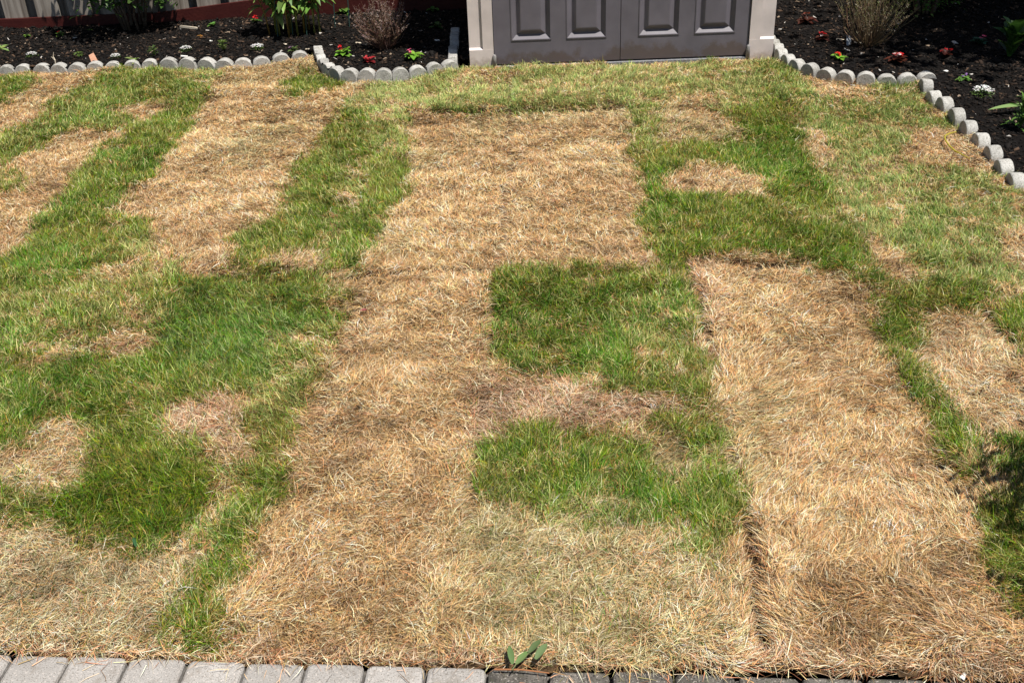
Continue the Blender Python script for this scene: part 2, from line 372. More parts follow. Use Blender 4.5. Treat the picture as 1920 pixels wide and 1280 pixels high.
# outline of the lawn on the ground
LEFT_PX = [(-60,146),(-22,143),(12,141),(43,139),(78,138),(110,138),(144,139),(179,137),(213,135),(248,132),(281,130),(316,129),(351,128),(386,129),(420,131),(456,129),(492,126),(529,121),(564,117)]
CURVE_PX = [(589,107),(593,122),(604,137),(619,146),(645,151),(685,152),(730,153),(775,147),(815,142),(847,135)]
RIGHT_PX = [(1472,113),(1487,124),(1510,136),(1550,146),(1597,155),(1649,157),(1692,157),(1730,154),(1744,172),(1760,192),(1780,206),(1803,228),(1825,251),(1848,276),(1872,300),(1893,325),(1915,351)]
gl = [G(*p)[:2] for p in LEFT_PX]; gc = [G(*p)[:2] for p in CURVE_PX]; gr = [G(*p)[:2] for p in RIGHT_PX]
pvL = G(0, 1221)[:2]; pvR = G(1914, 1272)[:2]; pvd = (pvR - pvL) / np.linalg.norm(pvR - pvL)
lawn_poly = [tuple(pvL - pvd * 3), tuple(pvR + pvd * 1.6), (2.28, 2.2), (2.30, 4.2)] + [tuple(q) for q in gr[::-1]] + \
    [(1.70, SH - .02), (-.2, SH - .02)] + [tuple(q) for q in gc[::-1]] + [tuple(q) for q in gl[::-1]] + [(-5.2, 6.95), (-5.2, 3.0)]

# seams where turf rolls meet: (pixel a, pixel b, depth, half width)
SEAMS = [((1396,985),(1432,1222),.05,.019),((1300,520),(1332,645),.024,.018),((775,212),(1182,206),.024,.017),((1288,492),(1490,505),.016,.016),
         ((1828,580),(1890,660),.035,.022),((958,128),(956,330),.024,.014),((955,330),(930,515),.026,.014),((1182,204),(1230,420),.006,.01),
         ((660,522),(930,515),.028,.017),((1240,205),(1300,203),.012,.014),((690,515),(600,770),.016,.013),((930,515),(880,1000),.016,.013),
         ((1230,420),(1300,520),.014,.012),((1332,645),(1396,985),.008,.012),((310,525),(620,520),.018,.014),((105,262),(265,244),.016,.013)]
def seam(x, y):
    d = np.zeros_like(x); near = np.zeros_like(x)
    wob = fbm(x, y, 5, 2) * .03; x = x + wob; y = y - wob
    for a, b, dep, hw in SEAMS:
        A = G(*a)[:2]; B = G(*b)[:2]; v = B - A; L2 = v @ v
        t = np.clip(((x - A[0]) * v[0] + (y - A[1]) * v[1]) / L2, 0, 1)
        r2 = (x - A[0] - t * v[0]) ** 2 + (y - A[1] - t * v[1]) ** 2
        q = np.exp(-r2 / (hw * hw)); d = np.maximum(d, dep * q); near = np.maximum(near, q * min(1, dep / .018))
    return d, near
_sA = G(1396, 985)[:2]; _sB = G(1432, 1222)[:2]
def height(x, y):
    h = .05 * fbm(x, y, 1.1, 1) + .026 * fbm(x, y, 4.5, 4) + .024 * fbm(x, y, 11, 6, 2) + .014 * fbm(x, y, 27, 3, 2) + .022 * fbm(x * 2.4, y * 7.5, 1, 2, 2) - .004
    sod = np.floor((x + .564) / .61) * 7.13 + np.floor((y - 3.72) / 2.03) * 3.7
    h = h + .012 * (np.sin(sod * 12.9) * .5)
    # the strip before the shed stands a little proud, as does the roll right of the open seam
    h = h + .009 / (1 + np.exp(-(y - 5.77) / .02)) * (x > -.55) - .02 * np.exp(-((y - SH) / .12) ** 2) * (x > -.3) * (x < 1.8)
    sx = _sA[0] + (_sB[0] - _sA[0]) * np.clip((y - _sA[1]) / (_sB[1] - _sA[1]), -1, 1.3)
    h = h + .02 / (1 + np.exp(-(x - sx) / .008)) * np.exp(-((y - 1.9) / .8) ** 2)
    e = (x - pvL[0]) * -pvd[1] + (y - pvL[1]) * pvd[0]          # distance in from the paving
    h = h - .012 * np.exp(-np.maximum(e, 0) / .06)
    return h - seam(x, y)[0]

# soil sheet under the turf
nx, ny = 420, 340
X, Y = np.meshgrid(np.linspace(-5.2, 3.1, nx), np.linspace(1.2, 7.0, ny)); X = X.ravel(); Y = Y.ravel()
Z = height(X, Y)
idx = np.arange(nx * ny).reshape(ny, nx)
q = np.stack([idx[:-1, :-1], idx[:-1, 1:], idx[1:, 1:], idx[1:, :-1]], -1).reshape(-1, 4)
cx = X[q].mean(1); cy = Y[q].mean(1); keep = inpoly(cx, cy, lawn_poly)
for dx, dy in ((.03, 0), (-.03, 0), (0, .03), (0, -.03)): keep |= inpoly(cx + dx, cy + dy, lawn_poly)
keep &= (cx - pvL[0]) * -pvd[1] + (cy - pvL[1]) * pvd[0] > -.004
kind(npmesh('lawn_soil', np.stack([X, Y, Z], -1), [q[keep]], M['soil'], smooth=True), 'structure')
b = MB(); b.add([(-60,-60,-.09),(60,-60,-.09),(60,60,-.09),(-60,60,-.09)], [(0,1,2,3)])
kind(b.build('ground', M['ground']), 'structure')

# ------------------------------------------------------------------ grass blades
DEAD = np.array([(.86,.665,.42),(.70,.455,.215),(.60,.33,.125),(.35,.24,.085),(.10,.057,.028),(.60,.27,.115)])
DEADP = np.array([.19,.25,.19,.13,.15,.09])
PINK = np.array([(.74,.50,.32),(.60,.33,.19),(.46,.20,.11),(.80,.64,.46)])
OLIVE = np.array([(.52,.47,.28),(.36,.33,.16),(.63,.56,.38),(.28,.27,.14)])
GREEN = np.array([(.095,.185,.006),(.052,.125,.006),(.175,.295,.012),(.29,.28,.016),(.025,.08,.008)])
GREENP = np.array([.32,.26,.2,.12,.10])
COOL = np.array([(.17,.32,.06),(.095,.22,.035),(.40,.47,.20),(.27,.40,.10),(.06,.14,.025)])
PALE = np.array([(.46,.54,.17),(.32,.46,.13),(.66,.62,.22),(.21,.35,.09),(.76,.66,.30)])

def scatter(y0, y1, x0, x1, dens):
    n = int((y1 - y0) * (x1 - x0) * dens)
    x = rng.uniform(x0, x1, n); y = rng.uniform(y0, y1, n)
    k = inpoly(x, y, lawn_poly); return x[k], y[k]
xs, ys, sc_ = [], [], []
for y0, y1, dens, s in ((1.3, 2.3, 120000, .56), (2.3, 3.2, 102000, .62), (3.2, 4.3, 84000, .74), (4.3, 5.5, 70000, .85), (5.5, 7.0, 58000, .98)):
    hl = .36 * y1 * 1.62 + .95
    a, c = scatter(y0, y1, max(-5, -hl - .1), min(3.0, hl + .1), dens); xs.append(a); ys.append(c); sc_.append(np.full(len(a), s))
x = np.concatenate(xs); y = np.concatenate(ys); S = np.concatenate(sc_)
# outside the frame thin the sward out
px, py = proj(x, y); out = (px < -60) | (px > 1980) | (py > 1330)
k = ~out | (rng.random(len(x)) < .22); x, y, S, px, py, out = x[k], y[k], S[k], px[k], py[k], out[k]
sd, sn = seam(x, y)
k = rng.random(len(x)) > np.clip(sn * 1.15, 0, .97)
thin = look('thin', x, y); k &= rng.random(len(x)) > thin * .7
x, y, S, sn = x[k], y[k], S[k], sn[k]
uu = rng.uniform(.4, 4.2, 420); dd = rng.gamma(1.2, .022, 420) - .012
x = np.concatenate([x, pvL[0] + pvd[0] * (uu - .6) - -pvd[1] * dd]); y = np.concatenate([y, pvL[1] + pvd[1] * (uu - .6) - pvd[0] * dd])
S = np.concatenate([S, np.full(420, .68)]); sn = np.concatenate([sn, np.zeros(420)]); n = len(x)
onp = (x - pvL[0]) * -pvd[1] + (y - pvL[1]) * pvd[0] < .004
wx = x + fbm(x, y, 7, 0) * .10 + fbm(x, y, 28, 5) * .075 + rng.normal(0, .017, n)
wy = y + fbm(x, y, 7, 3) * .11 + fbm(x, y, 28, 6) * .085 + rng.normal(0, .022, n)
g = look('g', wx, wy); pale = look('pale', wx, wy); pink = look('pink', wx, wy); ol = look('ol', wx, wy); cool = look('cool', wx, wy)
tone = fbm(x, y, 2.2, 4); tone2 = fbm(x, y, 9, 1); tuft = fbm(x, y, 14, 2)
gp = np.clip(g + (tuft * 1.1 + tone * .4 + fbm(x, y, 38, 3, 2) * 1.5) * (g > .12) * (1.4 - g) * 1.3 - .07 * (g > .5), 0, .97)
isg = rng.random(n) < gp
u = rng.random(n)
def pick(pal, p=None):
    return pal[rng.choice(len(pal), n, p=p)]
cd = pick(DEAD, DEADP)
cd = np.where((u < ol * .85)[:, None], pick(OLIVE), cd)
cd = np.where(((rng.random(n) < np.maximum(pink * .75, sn * .7) + .07 + np.clip(tone2, 0, .3) * .6))[:, None], pick(PINK), cd)
oli = np.clip(fbm(x, y, 1.6, 6) * 1.6, 0, .6); cd = np.where((rng.random(n) < oli)[:, None], pick(OLIVE) * np.array([1.0, .95, .8]), cd)
tone3 = fbm(x, y, 26, 0, 3); streak = fbm(x * 2.4, y * 7.5, 1, 2, 3)
cd = cd * (1 + tone * .45 + tone2 * .4 + tone3 * 1.1 + streak * .7)[:, None]
cg = pick(GREEN, GREENP)
cd = np.where((gp > .45)[:, None], np.where((rng.random(n) < .35)[:, None], np.array([.40, .21, .05]), cd * np.array([.74, .66, .40])), cd)
# within green turf, stretches of fresher and of yellower growth
fr = np.clip(fbm(x, y, 3.3, 7) * 2, -.5, .5)
cg = np.where((rng.random(n) < np.clip(fr, 0, .5))[:, None], np.array([.075, .235, .015]), cg)
cg = np.where((rng.random(n) < np.clip(-fr, 0, .5) * .8)[:, None], np.array([.24, .22, .04]), cg)
cg = np.where((rng.random(n) < pale)[:, None], pick(PALE), cg)
cg = cg * (1 + tone3 * 1.0 + tone2 * .4)[:, None]
cg = np.where((rng.random(n) < cool * .6)[:, None], pick(COOL), cg)
col = np.where(isg[:, None], cg, cd) * rng.normal(1, .36, n).clip(.22, 1.7)[:, None]
# the yellowed tips and sheaths of green blades
tipc = np.where((isg & (rng.random(n) < .22))[:, None], np.array([.42, .32, .13]), col * 1.05)
basec = np.where(isg[:, None], col * .5 + np.array([.16, .13, .05]) * .5, col * .92)
green_zone = gp > .45
L = np.where(isg, rng.normal(.044, .014, n), rng.normal(.038, .012, n) + (rng.random(n) < .05) * .02).clip(.012, .085)
L = np.where(green_zone & ~isg, L * .75, L) * np.where(isg & (gp < .35), .8, 1) * (1 + tuft * .5) * np.interp(y, [3, 5.5], [1, .82])
Wd = np.where(isg, rng.normal(.0027, .0005, n), rng.normal(.0021, .0005, n)).clip(.001, .004) * S
sig = np.where((x > .4) & (y < 3.2), .55, 1.15) + fbm(x, y, 3, 0) * 1.3; sig = np.clip(sig, .4, 1.8)
flow = 2 * math.pi * fbm(x, y, .9, 5) * 2.2 + 5 * fbm(x, y, 5, 3) + .9
az = flow + np.where(isg, rng.normal(0, 1.3, n), rng.normal(0, 1, n) * sig) + (rng.random(n) < .25) * rng.uniform(0, 6.28, n)
stand = np.clip(green_zone * .7 + tuft * .5, 0, 1)
t1 = np.where(isg, rng.normal(34, 15, n), rng.normal(66, 13, n) - stand * 14).clip(5, 84)
t2 = np.where(isg, t1 + rng.normal(28, 16, n), rng.normal(83, 11, n) - stand * 8).clip(8, 104)
lift = np.where(isg, 0, rng.random(n) ** 1.5 * .012) * (1 - sn)
t1 = np.where(onp, 86, t1); t2 = np.where(onp, 91, t2); isg &= ~onp
t1 = np.radians(t1); t2 = np.radians(t2); az2 = az + rng.normal(0, .2, n)
p0 = np.stack([x, y, np.where(onp, .0055 + .004 * rng.random(n), height(x, y) - .002 + lift)], -1)
d1 = np.stack([np.sin(t1) * np.cos(az), np.sin(t1) * np.sin(az), np.cos(t1)], -1)
d2 = np.stack([np.sin(t2) * np.cos(az2), np.sin(t2) * np.sin(az2), np.cos(t2)], -1)
p1 = p0 + d1 * (L * .5)[:, None]; p2 = p1 + d2 * (L * .55)[:, None]
tw = rng.normal(0, .5, n)
sd_ = np.stack([-np.sin(az + tw * .4), np.cos(az + tw * .4), np.sin(tw) * .6], -1); sd_ /= np.linalg.norm(sd_, axis=1)[:, None]
hw = (Wd * .5)[:, None]
V = np.stack([p0 - sd_ * hw, p0 + sd_ * hw, p1 - sd_ * hw * .95, p1 + sd_ * hw * .95, p2], 1)
C5 = np.stack([basec, basec, col, col, tipc], 1).clip(.008, .92)
# blades within 1.5 mm of the paving stay off it except stray ones
for nm, sel in (('grass', isg), ('dry_grass', ~isg)):
    m = int(sel.sum()); v = V[sel].reshape(-1, 3); c = C5[sel].reshape(-1, 3); o = np.arange(m)[:, None] * 5
    kind(npmesh(nm, v, [o + np.array([[0, 1, 3, 2]]), o + np.array([[2, 3, 4]])], M['grass' if nm == 'grass' else 'straw'], c), 'stuff')
print('blades', n)

# ------------------------------------------------------------------ planting beds
FA = G(0, 52, .05); FB = G(870, 13, .05); fd = (FB - FA)[:2]; fd = fd / np.linalg.norm(fd); fn = np.array([fd[1], -fd[0]])   # fence line, fn towards the lawn
def fence_y(x): return FA[1] + (x - FA[0]) * fd[1] / fd[0]
bed_left = [tuple(q + (0, .02)) for q in gl] + [tuple(q + (0, .02)) for q in gc] + [(-.27, 6.68), (-.20, 6.62), (-.20, 8.8), (-5.4, 8.8), (-5.4, 6.98)]
bed_right = [(1.705, 6.62), (1.78, 6.66)] + [tuple(q) for q in gr] + [(2.33, 4.2), (2.33, 1.0), (7.5, 1.0), (7.5, 10), (1.705, 10)]
def bed_h(x, y):
    return .036 + .035 * fbm(x, y, 1.8, 2) + .022 * fbm(x, y, 8, 5) + .016 * fbm(x, y, 30, 1, 2)
nx, ny = 470, 400
def bed(x0, x1, y0, y1, step, poly):
    ax = np.arange(x0, x1, step); ay = np.arange(y0, y1, step)
    X, Y = np.meshgrid(ax, ay); sh = X.shape; X = X.ravel(); Y = Y.ravel(); idx = np.arange(len(X)).reshape(sh)
    q = np.stack([idx[:-1, :-1], idx[:-1, 1:], idx[1:, 1:], idx[1:, :-1]], -1).reshape(-1, 4)
    kp = inpoly(X[q].mean(1), Y[q].mean(1), poly)
    return np.stack([X, Y, bed_h(X, Y)], -1), q[kp]
for nm, args in (('garden_bed_soil', (-5.4, -.19, 6.3, 8.8, .018, bed_left)), ('garden_bed_soil', (1.7, 5.6, 1.4, 9.6, .022, bed_right))):
    v, q = bed(*args); kind(npmesh(nm, v, [q], M['mulch'], smooth=True), 'structure')
# mulch chips: irregular slivers
def chips(n, x0, x1, y0, y1, poly):
    x = rng.uniform(x0, x1, n); y = rng.uniform(y0, y1, n); k = inpoly(x, y, poly); return x[k], y[k]
xa, ya = chips(52000, -4.6, -.2, 6.35, 8.5, bed_left); xb, yb = chips(58000, 1.7, 4.6, 3.6, 8.8, bed_right)
x = np.concatenate([xa, xb]); y = np.concatenate([ya, yb]); n = len(x)
L = rng.gamma(2.2, .007, n).clip(.005, .05); Wd = L * rng.uniform(.2, .6, n); T = Wd * rng.uniform(.2, .6, n)
az = rng.uniform(0, 6.28, n); el = rng.normal(0, .35, n); ro = rng.normal(0, .5, n)
a = np.stack([np.cos(az) * np.cos(el), np.sin(az) * np.cos(el), np.sin(el)], -1)
b_ = np.stack([-np.sin(az), np.cos(az), np.sin(ro)], -1); b_ /= np.linalg.norm(b_, axis=1)[:, None]
c_ = np.cross(a, b_); c0 = np.stack([x, y, bed_h(x, y) + .003], -1)
V = []
for sx, sy, sz in ((-1,-1,-1),(1,-1,-1),(1,1,-1),(-1,1,-1),(-1,-1,1),(1,-1,1),(1,1,1),(-1,1,1)):
    j = rng.uniform(.6, 1.1, (n, 3)); V.append(c0 + a * (sx * L * .5 * j[:, 0])[:, None] + b_ * (sy * Wd * .5 * j[:, 1])[:, None] + c_ * (sz * T * .5 * j[:, 2])[:, None])
V = np.stack(V, 1).reshape(-1, 3); o = np.arange(n)[:, None] * 8
fs = [o + np.array([f]) for f in ((0,3,2,1),(4,5,6,7),(0,1,5,4),(1,2,6,5),(2,3,7,6),(3,0,4,7))]
cc = np.array([(.005,.0043,.004),(.0095,.0076,.0068),(.016,.0115,.009),(.032,.02,.0135),(.09,.055,.035),(.28,.21,.15),(.55,.52,.48)])[rng.choice(7, n, p=[.31,.28,.21,.13,.05,.014,.006])]
kind(npmesh('mulch', V, fs, M['chip'], np.repeat(cc, 8, 0)), 'stuff')
def bz(p): return float(bed_h(np.array([p[0]]), np.array([p[1]]))[0])
def lz(p): return float(height(np.array([p[0]]), np.array([p[1]]))[0])

# ------------------------------------------------------------------ scalloped edging
def stone(x, y, nx_, ny_, wid, label, hgt=.078):
    """round-topped concrete block, its front facing (nx_, ny_)"""
    t = .058; r = wid * .5; prof = [(-r, -.07), (-r, 0)]
    zc = hgt - r * .92
    for k in range(15):
        a_ = math.pi * (1 - k / 14); prof.append((r * math.cos(a_), zc + r * .92 * math.sin(a_)))
    prof += [(r, 0), (r, -.07)]; m = len(prof)
    vs = []; fs = []; rr = random.Random(int(x * 1e4) + int(y * 7e4))
    lay = ((0, .93), (.005, .985), (.02, 1), (.045, 1), (t - .005, .985), (t, .93))
    for d, s in lay:
        for (u_, z_) in prof:
            j = rr.uniform(-.0012, .0012); zz = (z_ - zc) * s + zc if z_ > 0 else z_
            vs.append((u_ * s + j, d + rr.uniform(-.0008, .0008), zz + rr.uniform(-.0012, .0012)))
    for i in range(len(lay) - 1):
        for k in range(m - 1):
            fs.append((i*m+k, i*m+k+1, (i+1)*m+k+1, (i+1)*m+k))
    fs.append(tuple(range(m))[::-1]); fs.append(tuple((len(lay)-1)*m + k for k in range(m)))
    b = MB(); b.add(vs, fs); o = b.build('edging_stone', M['edging'])
    for p in o.data.polygons: p.use_smooth = len(p.vertices) == 4
    o.location = (x, y, rr.uniform(-.004, .006)); o.rotation_euler = (rr.uniform(-.06, .06), rr.uniform(-.04, .04), math.atan2(nx_, -ny_))
    return tag(o, label, 'edging', 'scalloped concrete edging stones round the beds')
ORD = ['first','second','third','fourth','fifth','sixth','seventh','eighth','ninth','tenth','eleventh','twelfth','thirteenth','fourteenth','fifteenth','sixteenth','seventeenth','eighteenth','nineteenth','twentieth']
def run(pts, labels, side=1, hgt=.068):
    pts = [np.array(p) for p in pts]
    for i, p in enumerate(pts):
        tq = pts[min(i + 1, len(pts) - 1)] - pts[max(i - 1, 0)]; tq = tq / np.linalg.norm(tq)
        nrm = np.array([tq[1], -tq[0]]) * side
        sp = min([np.linalg.norm(p - pts[j]) for j in (i - 1, i + 1) if 0 <= j < len(pts)])
        if labels[i]: stone(p[0], p[1], nrm[0], nrm[1], min(.125, max(.098, sp * .98)), labels[i], hgt)
def even(pts, step):
    """resample a ground path at even spacing"""
    pts = [np.array(p) for p in pts]; s = [0]
    for i in range(1, len(pts)): s.append(s[-1] + np.linalg.norm(pts[i] - pts[i-1]))
    nn = max(2, int(round(s[-1] / step)) + 1)
    tt = np.linspace(0, s[-1], nn)
    return [np.array([np.interp(q, s, [p[0] for p in pts]), np.interp(q, s, [p[1] for p in pts])]) for q in tt]
lab = ['grey round-topped edging stone cut by the left photo edge, left bed'] + \
    ['grey round-topped edging stone, %s whole one from the left photo edge, left bed' % ORD[i] for i in range(len(gl) - 2)]
run(gl, [None] + lab, hgt=.06)
cpts = even(gc, .112)
run(cpts, ['grey edging stone on the curved left run, %s after its back tip' % ORD[i] if i else 'grey edging stone at the back tip of the curved left run, seen edge-on' for i in range(len(cpts))])
sp_ = [(-.275, 6.64 + .113 * i) for i in range(7)]
for i, p in enumerate(sp_):
    stone(p[0], p[1], 1, 0, .112, ('pale edging stone at the corner left of the shed post, seen edge-on' if i == 0 else 'shaded edging stone beside the shed wall, %s behind the corner stone' % ORD[i - 1]))
rs = [(1.775, 7.05 - .112 * i) for i in range(4)] + [tuple(q) for q in gr[:8]]
rpts = even(rs, .111)
run(rpts, ['pale edging stone beside the shed in the right run, %s from its back end' % ORD[i] if i < 6 else 'grey edging stone in the right run, %s back from its bend' % ORD[len(rpts) - 1 - i] if i < len(rpts) - 1 else 'grey edging stone at the bend of the right run, half hidden by the next' for i in range(len(rpts))], -1)
run([q for q in gr[8:]], ['grey edging stone with dark shaded face, %s after the bend of the right run' % ORD[i] for i in range(len(gr) - 8)], -1)

# ------------------------------------------------------------------ pavers
pn = np.array([pvd[1], -pvd[0]])                       # towards the camera
ps = .1428; off = float((G(29, 1223)[:2] - pvL) @ pvd)
jang = math.atan2(pvd[1], pvd[0])
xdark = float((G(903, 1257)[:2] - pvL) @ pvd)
def paver(u, w_, row, label, dark):
    b = MB(); g_ = .0035; D_ = .142; r = .012; z1 = 0.0; vs = []; fs = []; rr = random.Random(int(u * 977 + row * 31 + 5000))
    def ringpts(ins, z, cr):
        pts = []
        for cx_, cy_, a0 in ((w_ - g_ - ins - cr, ins + cr + g_, -90), (w_ - g_ - ins - cr, D_ - g_ - ins - cr, 0), (g_ + ins + cr, D_ - g_ - ins - cr, 90), (g_ + ins + cr, g_ + ins + cr, 180)):
            for k in range(4):
                a_ = math.radians(a0 + 30 * k); pts.append((cx_ + cr * math.cos(a_), cy_ + cr * math.sin(a_), z + rr.uniform(-.0007, .0007)))
        return pts
    rings = [ringpts(0, -.06, .014), ringpts(0, -.008, .014), ringpts(.0025, -.003, .013), ringpts(.008, 0, .01)]
    for q in rings: vs += q
    m = 16
    for i in range(3):
        for k in range(m): fs.append((i*m+k, i*m+(k+1)%m, (i+1)*m+(k+1)%m, (i+1)*m+k))
    fs.append(tuple(3*m + k for k in range(m)))
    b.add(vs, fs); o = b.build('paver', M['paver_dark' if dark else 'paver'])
    p = pvL + pvd * u + pn * (.142 * (row + 1) + .006)
    o.location = (p[0], p[1], .002 + rr.uniform(-.003, .002)); o.rotation_euler = (rr.uniform(-.012, .012), rr.uniform(-.012, .012), jang + rr.uniform(-.006, .006))
    return tag(o, label, 'paver', 'concrete pavers edging the lawn')
nl = nd = 0
for i in range(-1, 17):
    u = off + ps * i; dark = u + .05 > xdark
    if dark: lb = 'dark weathered grey paver, %s right of where the paving turns dark' % ORD[nd]; nd += 1
    else: lb = 'pale grey concrete paver cut by the left photo edge' if nl == 0 else 'pale grey concrete paver, %s whole one from the left photo edge' % ORD[nl - 1]; nl += 1
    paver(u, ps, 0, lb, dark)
b = MB(); A = pvL - pvd * 3 + pn * .004; B = pvR + pvd * 2 + pn * .004
b.add([(A[0],A[1],-.028),(B[0],B[1],-.028),(B[0]+pn[0]*3,B[1]+pn[1]*3,-.028),(A[0]+pn[0]*3,A[1]+pn[1]*3,-.028)], [(3,2,1,0)])
pm = mat('patio_blocks', (.1, .09, .08), .92, .12, (.19, .175, .16), 30, .4, 160)
_t = pm.node_tree; _b = _t.nodes['Principled BSDF']; _s = _b.inputs['Base Color'].links[0].from_socket
_k = _t.nodes.new('ShaderNodeTexBrick'); _k.inputs['Scale'].default_value = 1; _k.inputs['Brick Width'].default_value = .21; _k.inputs['Row Height'].default_value = .142
_k.inputs['Mortar Size'].default_value = .004; _k.inputs['Mortar'].default_value = (.02, .018, .015, 1)
_c = _t.nodes.new('ShaderNodeTexCoord'); _t.links.new(_c.outputs['Object'], _k.inputs['Vector'])
_t.links.new(_s, _k.inputs['Color1']); _t.links.new(_s, _k.inputs['Color2']); _t.links.new(_k.outputs['Color'], _b.inputs['Base Color'])
kind(b.build('patio', pm), 'structure')
b = MB(); A2 = pvL - pvd * 3 + pn * .146; B2 = pvR + pvd * 2 + pn * .146
b.add([(A2[0],A2[1],-.002),(B2[0],B2[1],-.002),(B2[0]+pn[0]*3,B2[1]+pn[1]*3,-.002),(A2[0]+pn[0]*3,A2[1]+pn[1]*3,-.002)], [(3,2,1,0)])
kind(b.build('patio', pm), 'structure')

# ------------------------------------------------------------------ garden shed
shed = thing('garden_shed', 'taupe plastic garden shed with dark grey panelled double doors', 'shed', (.754, SH, 0))
HT_EAVES = 1.7
X0 = -.949; X1 = .949; ox = .754
def sx(px, py): return P(px, py, SH)[0] - ox
def szz(px, py): return P(px, py, SH)[2]
pl = sx(924, 60) ; prr = sx(1407, 50); seamx = sx(1164, 60); zb = .004
HT = 1.7
# corner posts: recessed outer band, plinth with a sloped ledge
def post(x0, x1, inner_left):
    b = MB(); xi = x0 + (x1 - x0) * .56 if not inner_left else x0 + (x1 - x0) * .44
    zl = .125
    if not inner_left: b.box(xi, x1, .0, .12, zl, HT); b.box(x0, xi, .014, .12, zl, HT)
    else: b.box(x0, xi, .0, .12, zl, HT); b.box(xi, x1, .014, .12, zl, HT)
    b.box(x0, x1, -.001, .12, -.02, zl - .012)
    r0, r1 = (x0, xi) if not inner_left else (xi, x1)
    b.add([(r0,-.001,zl-.012),(r1,-.001,zl-.012),(r1,.014,zl),(r0,.014,zl)], [(0,1,2,3)])
    r0, r1 = (xi, x1) if not inner_left else (x0, xi)
    b.box(r0, r1, 0, .02, zl - .012, zl)
    o = b.build('corner_post', M['taupe'], shed); return o
post(X0, pl, False); post(prr, X1, True)
def door(x0, x1):
    """slab of stiles and rails with panel openings; panels are sub-parts"""
    yb_ = .012; th = .04; hz = HT - .12
    wdt = x1 - x0
    pxs = [(x0 + wdt * .138, x0 + wdt * .455), (x0 + wdt * .575, x0 + wdt * .892)]
    pzs = [(szz(990, 77), .86), (.98, HT - .24)]
    b = MB(); xs_ = [x0, pxs[0][0], pxs[0][1], pxs[1][0], pxs[1][1], x1]; zs = [zb + .012, pzs[0][0], pzs[0][1], pzs[1][0], pzs[1][1], hz]
    vid = {}; vs = []; fs = []
    for i, xx_ in enumerate(xs_):
        for j, zz in enumerate(zs): vid[i, j] = len(vs); vs.append((xx_, yb_, zz))
    for i in range(5):
        for j in range(5):
            if i in (1, 3) and j in (1, 3): continue
            fs.append((vid[i, j], vid[i+1, j], vid[i+1, j+1], vid[i, j+1]))
    b.add(vs, fs)
    b.add([(x0,yb_,zs[0]),(x1,yb_,zs[0]),(x1,yb_+th,zs[0]),(x0,yb_+th,zs[0]),(x0,yb_,hz),(x1,yb_,hz),(x1,yb_+th,hz),(x0,yb_+th,hz)],
          [(0,3,2,1),(4,5,6,7),(1,2,6,5),(2,3,7,6),(3,0,4,7)])
    d = b.build('door', M['door'], shed)
    for (a0, a1) in pxs:
        for (c0_, c1_) in pzs:
            p = MB(); vs = []; fs = []
            rings = [(0, 0), (.0, -.0035), (.006, -.0035), (.007, .0005), (.031, .021), (.036, .021), (.060, .003), (.066, .002)]
            for ins, dp in rings:
                vs += [(a0+ins, yb_+dp, c0_+ins), (a1-ins, yb_+dp, c0_+ins), (a1-ins, yb_+dp, c1_-ins), (a0+ins, yb_+dp, c1_-ins)]
            for i in range(len(rings) - 1):
                for k in range(4): fs.append((i*4+k, i*4+(k+1)%4, (i+1)*4+(k+1)%4, (i+1)*4+k))
            e = (len(rings)-1)*4; fs.append((e, e+1, e+2, e+3)); p.add(vs, fs); p.build('door_panel', M['door'], d)
    hb = MB(); hx = x1 - .05 if x1 < seamx + .05 else x0 + .05
    hb.tube([(hx, yb_, .95), (hx, yb_ - .035, .96), (hx, yb_ - .035, 1.10), (hx, yb_, 1.11)], .009, 8); hb.build('door_handle', M['peg'], d)
    return d
door(pl + .004, seamx - .002); door(seamx + .002, prr - .004)
for px_ in (927, 1401):
    b = MB(); x_ = sx(px_, 108); b.tube([(x_, -.006, 0), (x_, -.006, .072), (x_, -.006, .080), (x_, -.006, .084)], [.0135, .0125, .009, .003], 12)
    b.build('hinge_peg', M['peg'], shed, smooth=True)
b = MB(); b.box(X0 + .02, X1 - .02, .055, 1.25, zb, HT - .01); b.build('dark_interior', M['gap'], shed)
b = MB(); b.box(pl + .001, prr - .001, -.012, 1.2, -.04, .006); b.build('floor_sill', M['sill'], shed)
b = MB(); b.box(X0, X0 + .018, .122, 1.28, -.02, HT); b.build('side_wall', M['taupe'], shed)
b = MB(); b.box(X1 - .018, X1, .122, 1.28, -.02, HT); b.build('side_wall', M['taupe'], shed)
b = MB(); b.box(X0 + .019, X1 - .019, 1.262, 1.28, -.02, HT); b.build('back_wall', M['taupe'], shed)
b = MB(); b.box(pl + .001, prr - .001, .0, .05, HT - .115, HT - .001); b.build('door_lintel', M['taupe'], shed)
b = MB(); e_ = .04
b.add([(X0-e_,-.05,HT),(X1+e_,-.05,HT),(X1+e_,1.33,HT),(X0-e_,1.33,HT),(X0-e_,-.05,HT+.05),(X1+e_,-.05,HT+.05),(X1+e_,1.33,HT+.05),(X0-e_,1.33,HT+.05),(X0+.02,.62,HT+.3),(X1-.02,.62,HT+.3)],
      [(0,3,2,1),(0,1,5,4),(1,2,6,5),(2,3,7,6),(3,0,4,7),(4,5,9,8),(6,7,8,9),(5,6,9),(7,4,8)]); b.build('roof', M['shed_grey'], shed)

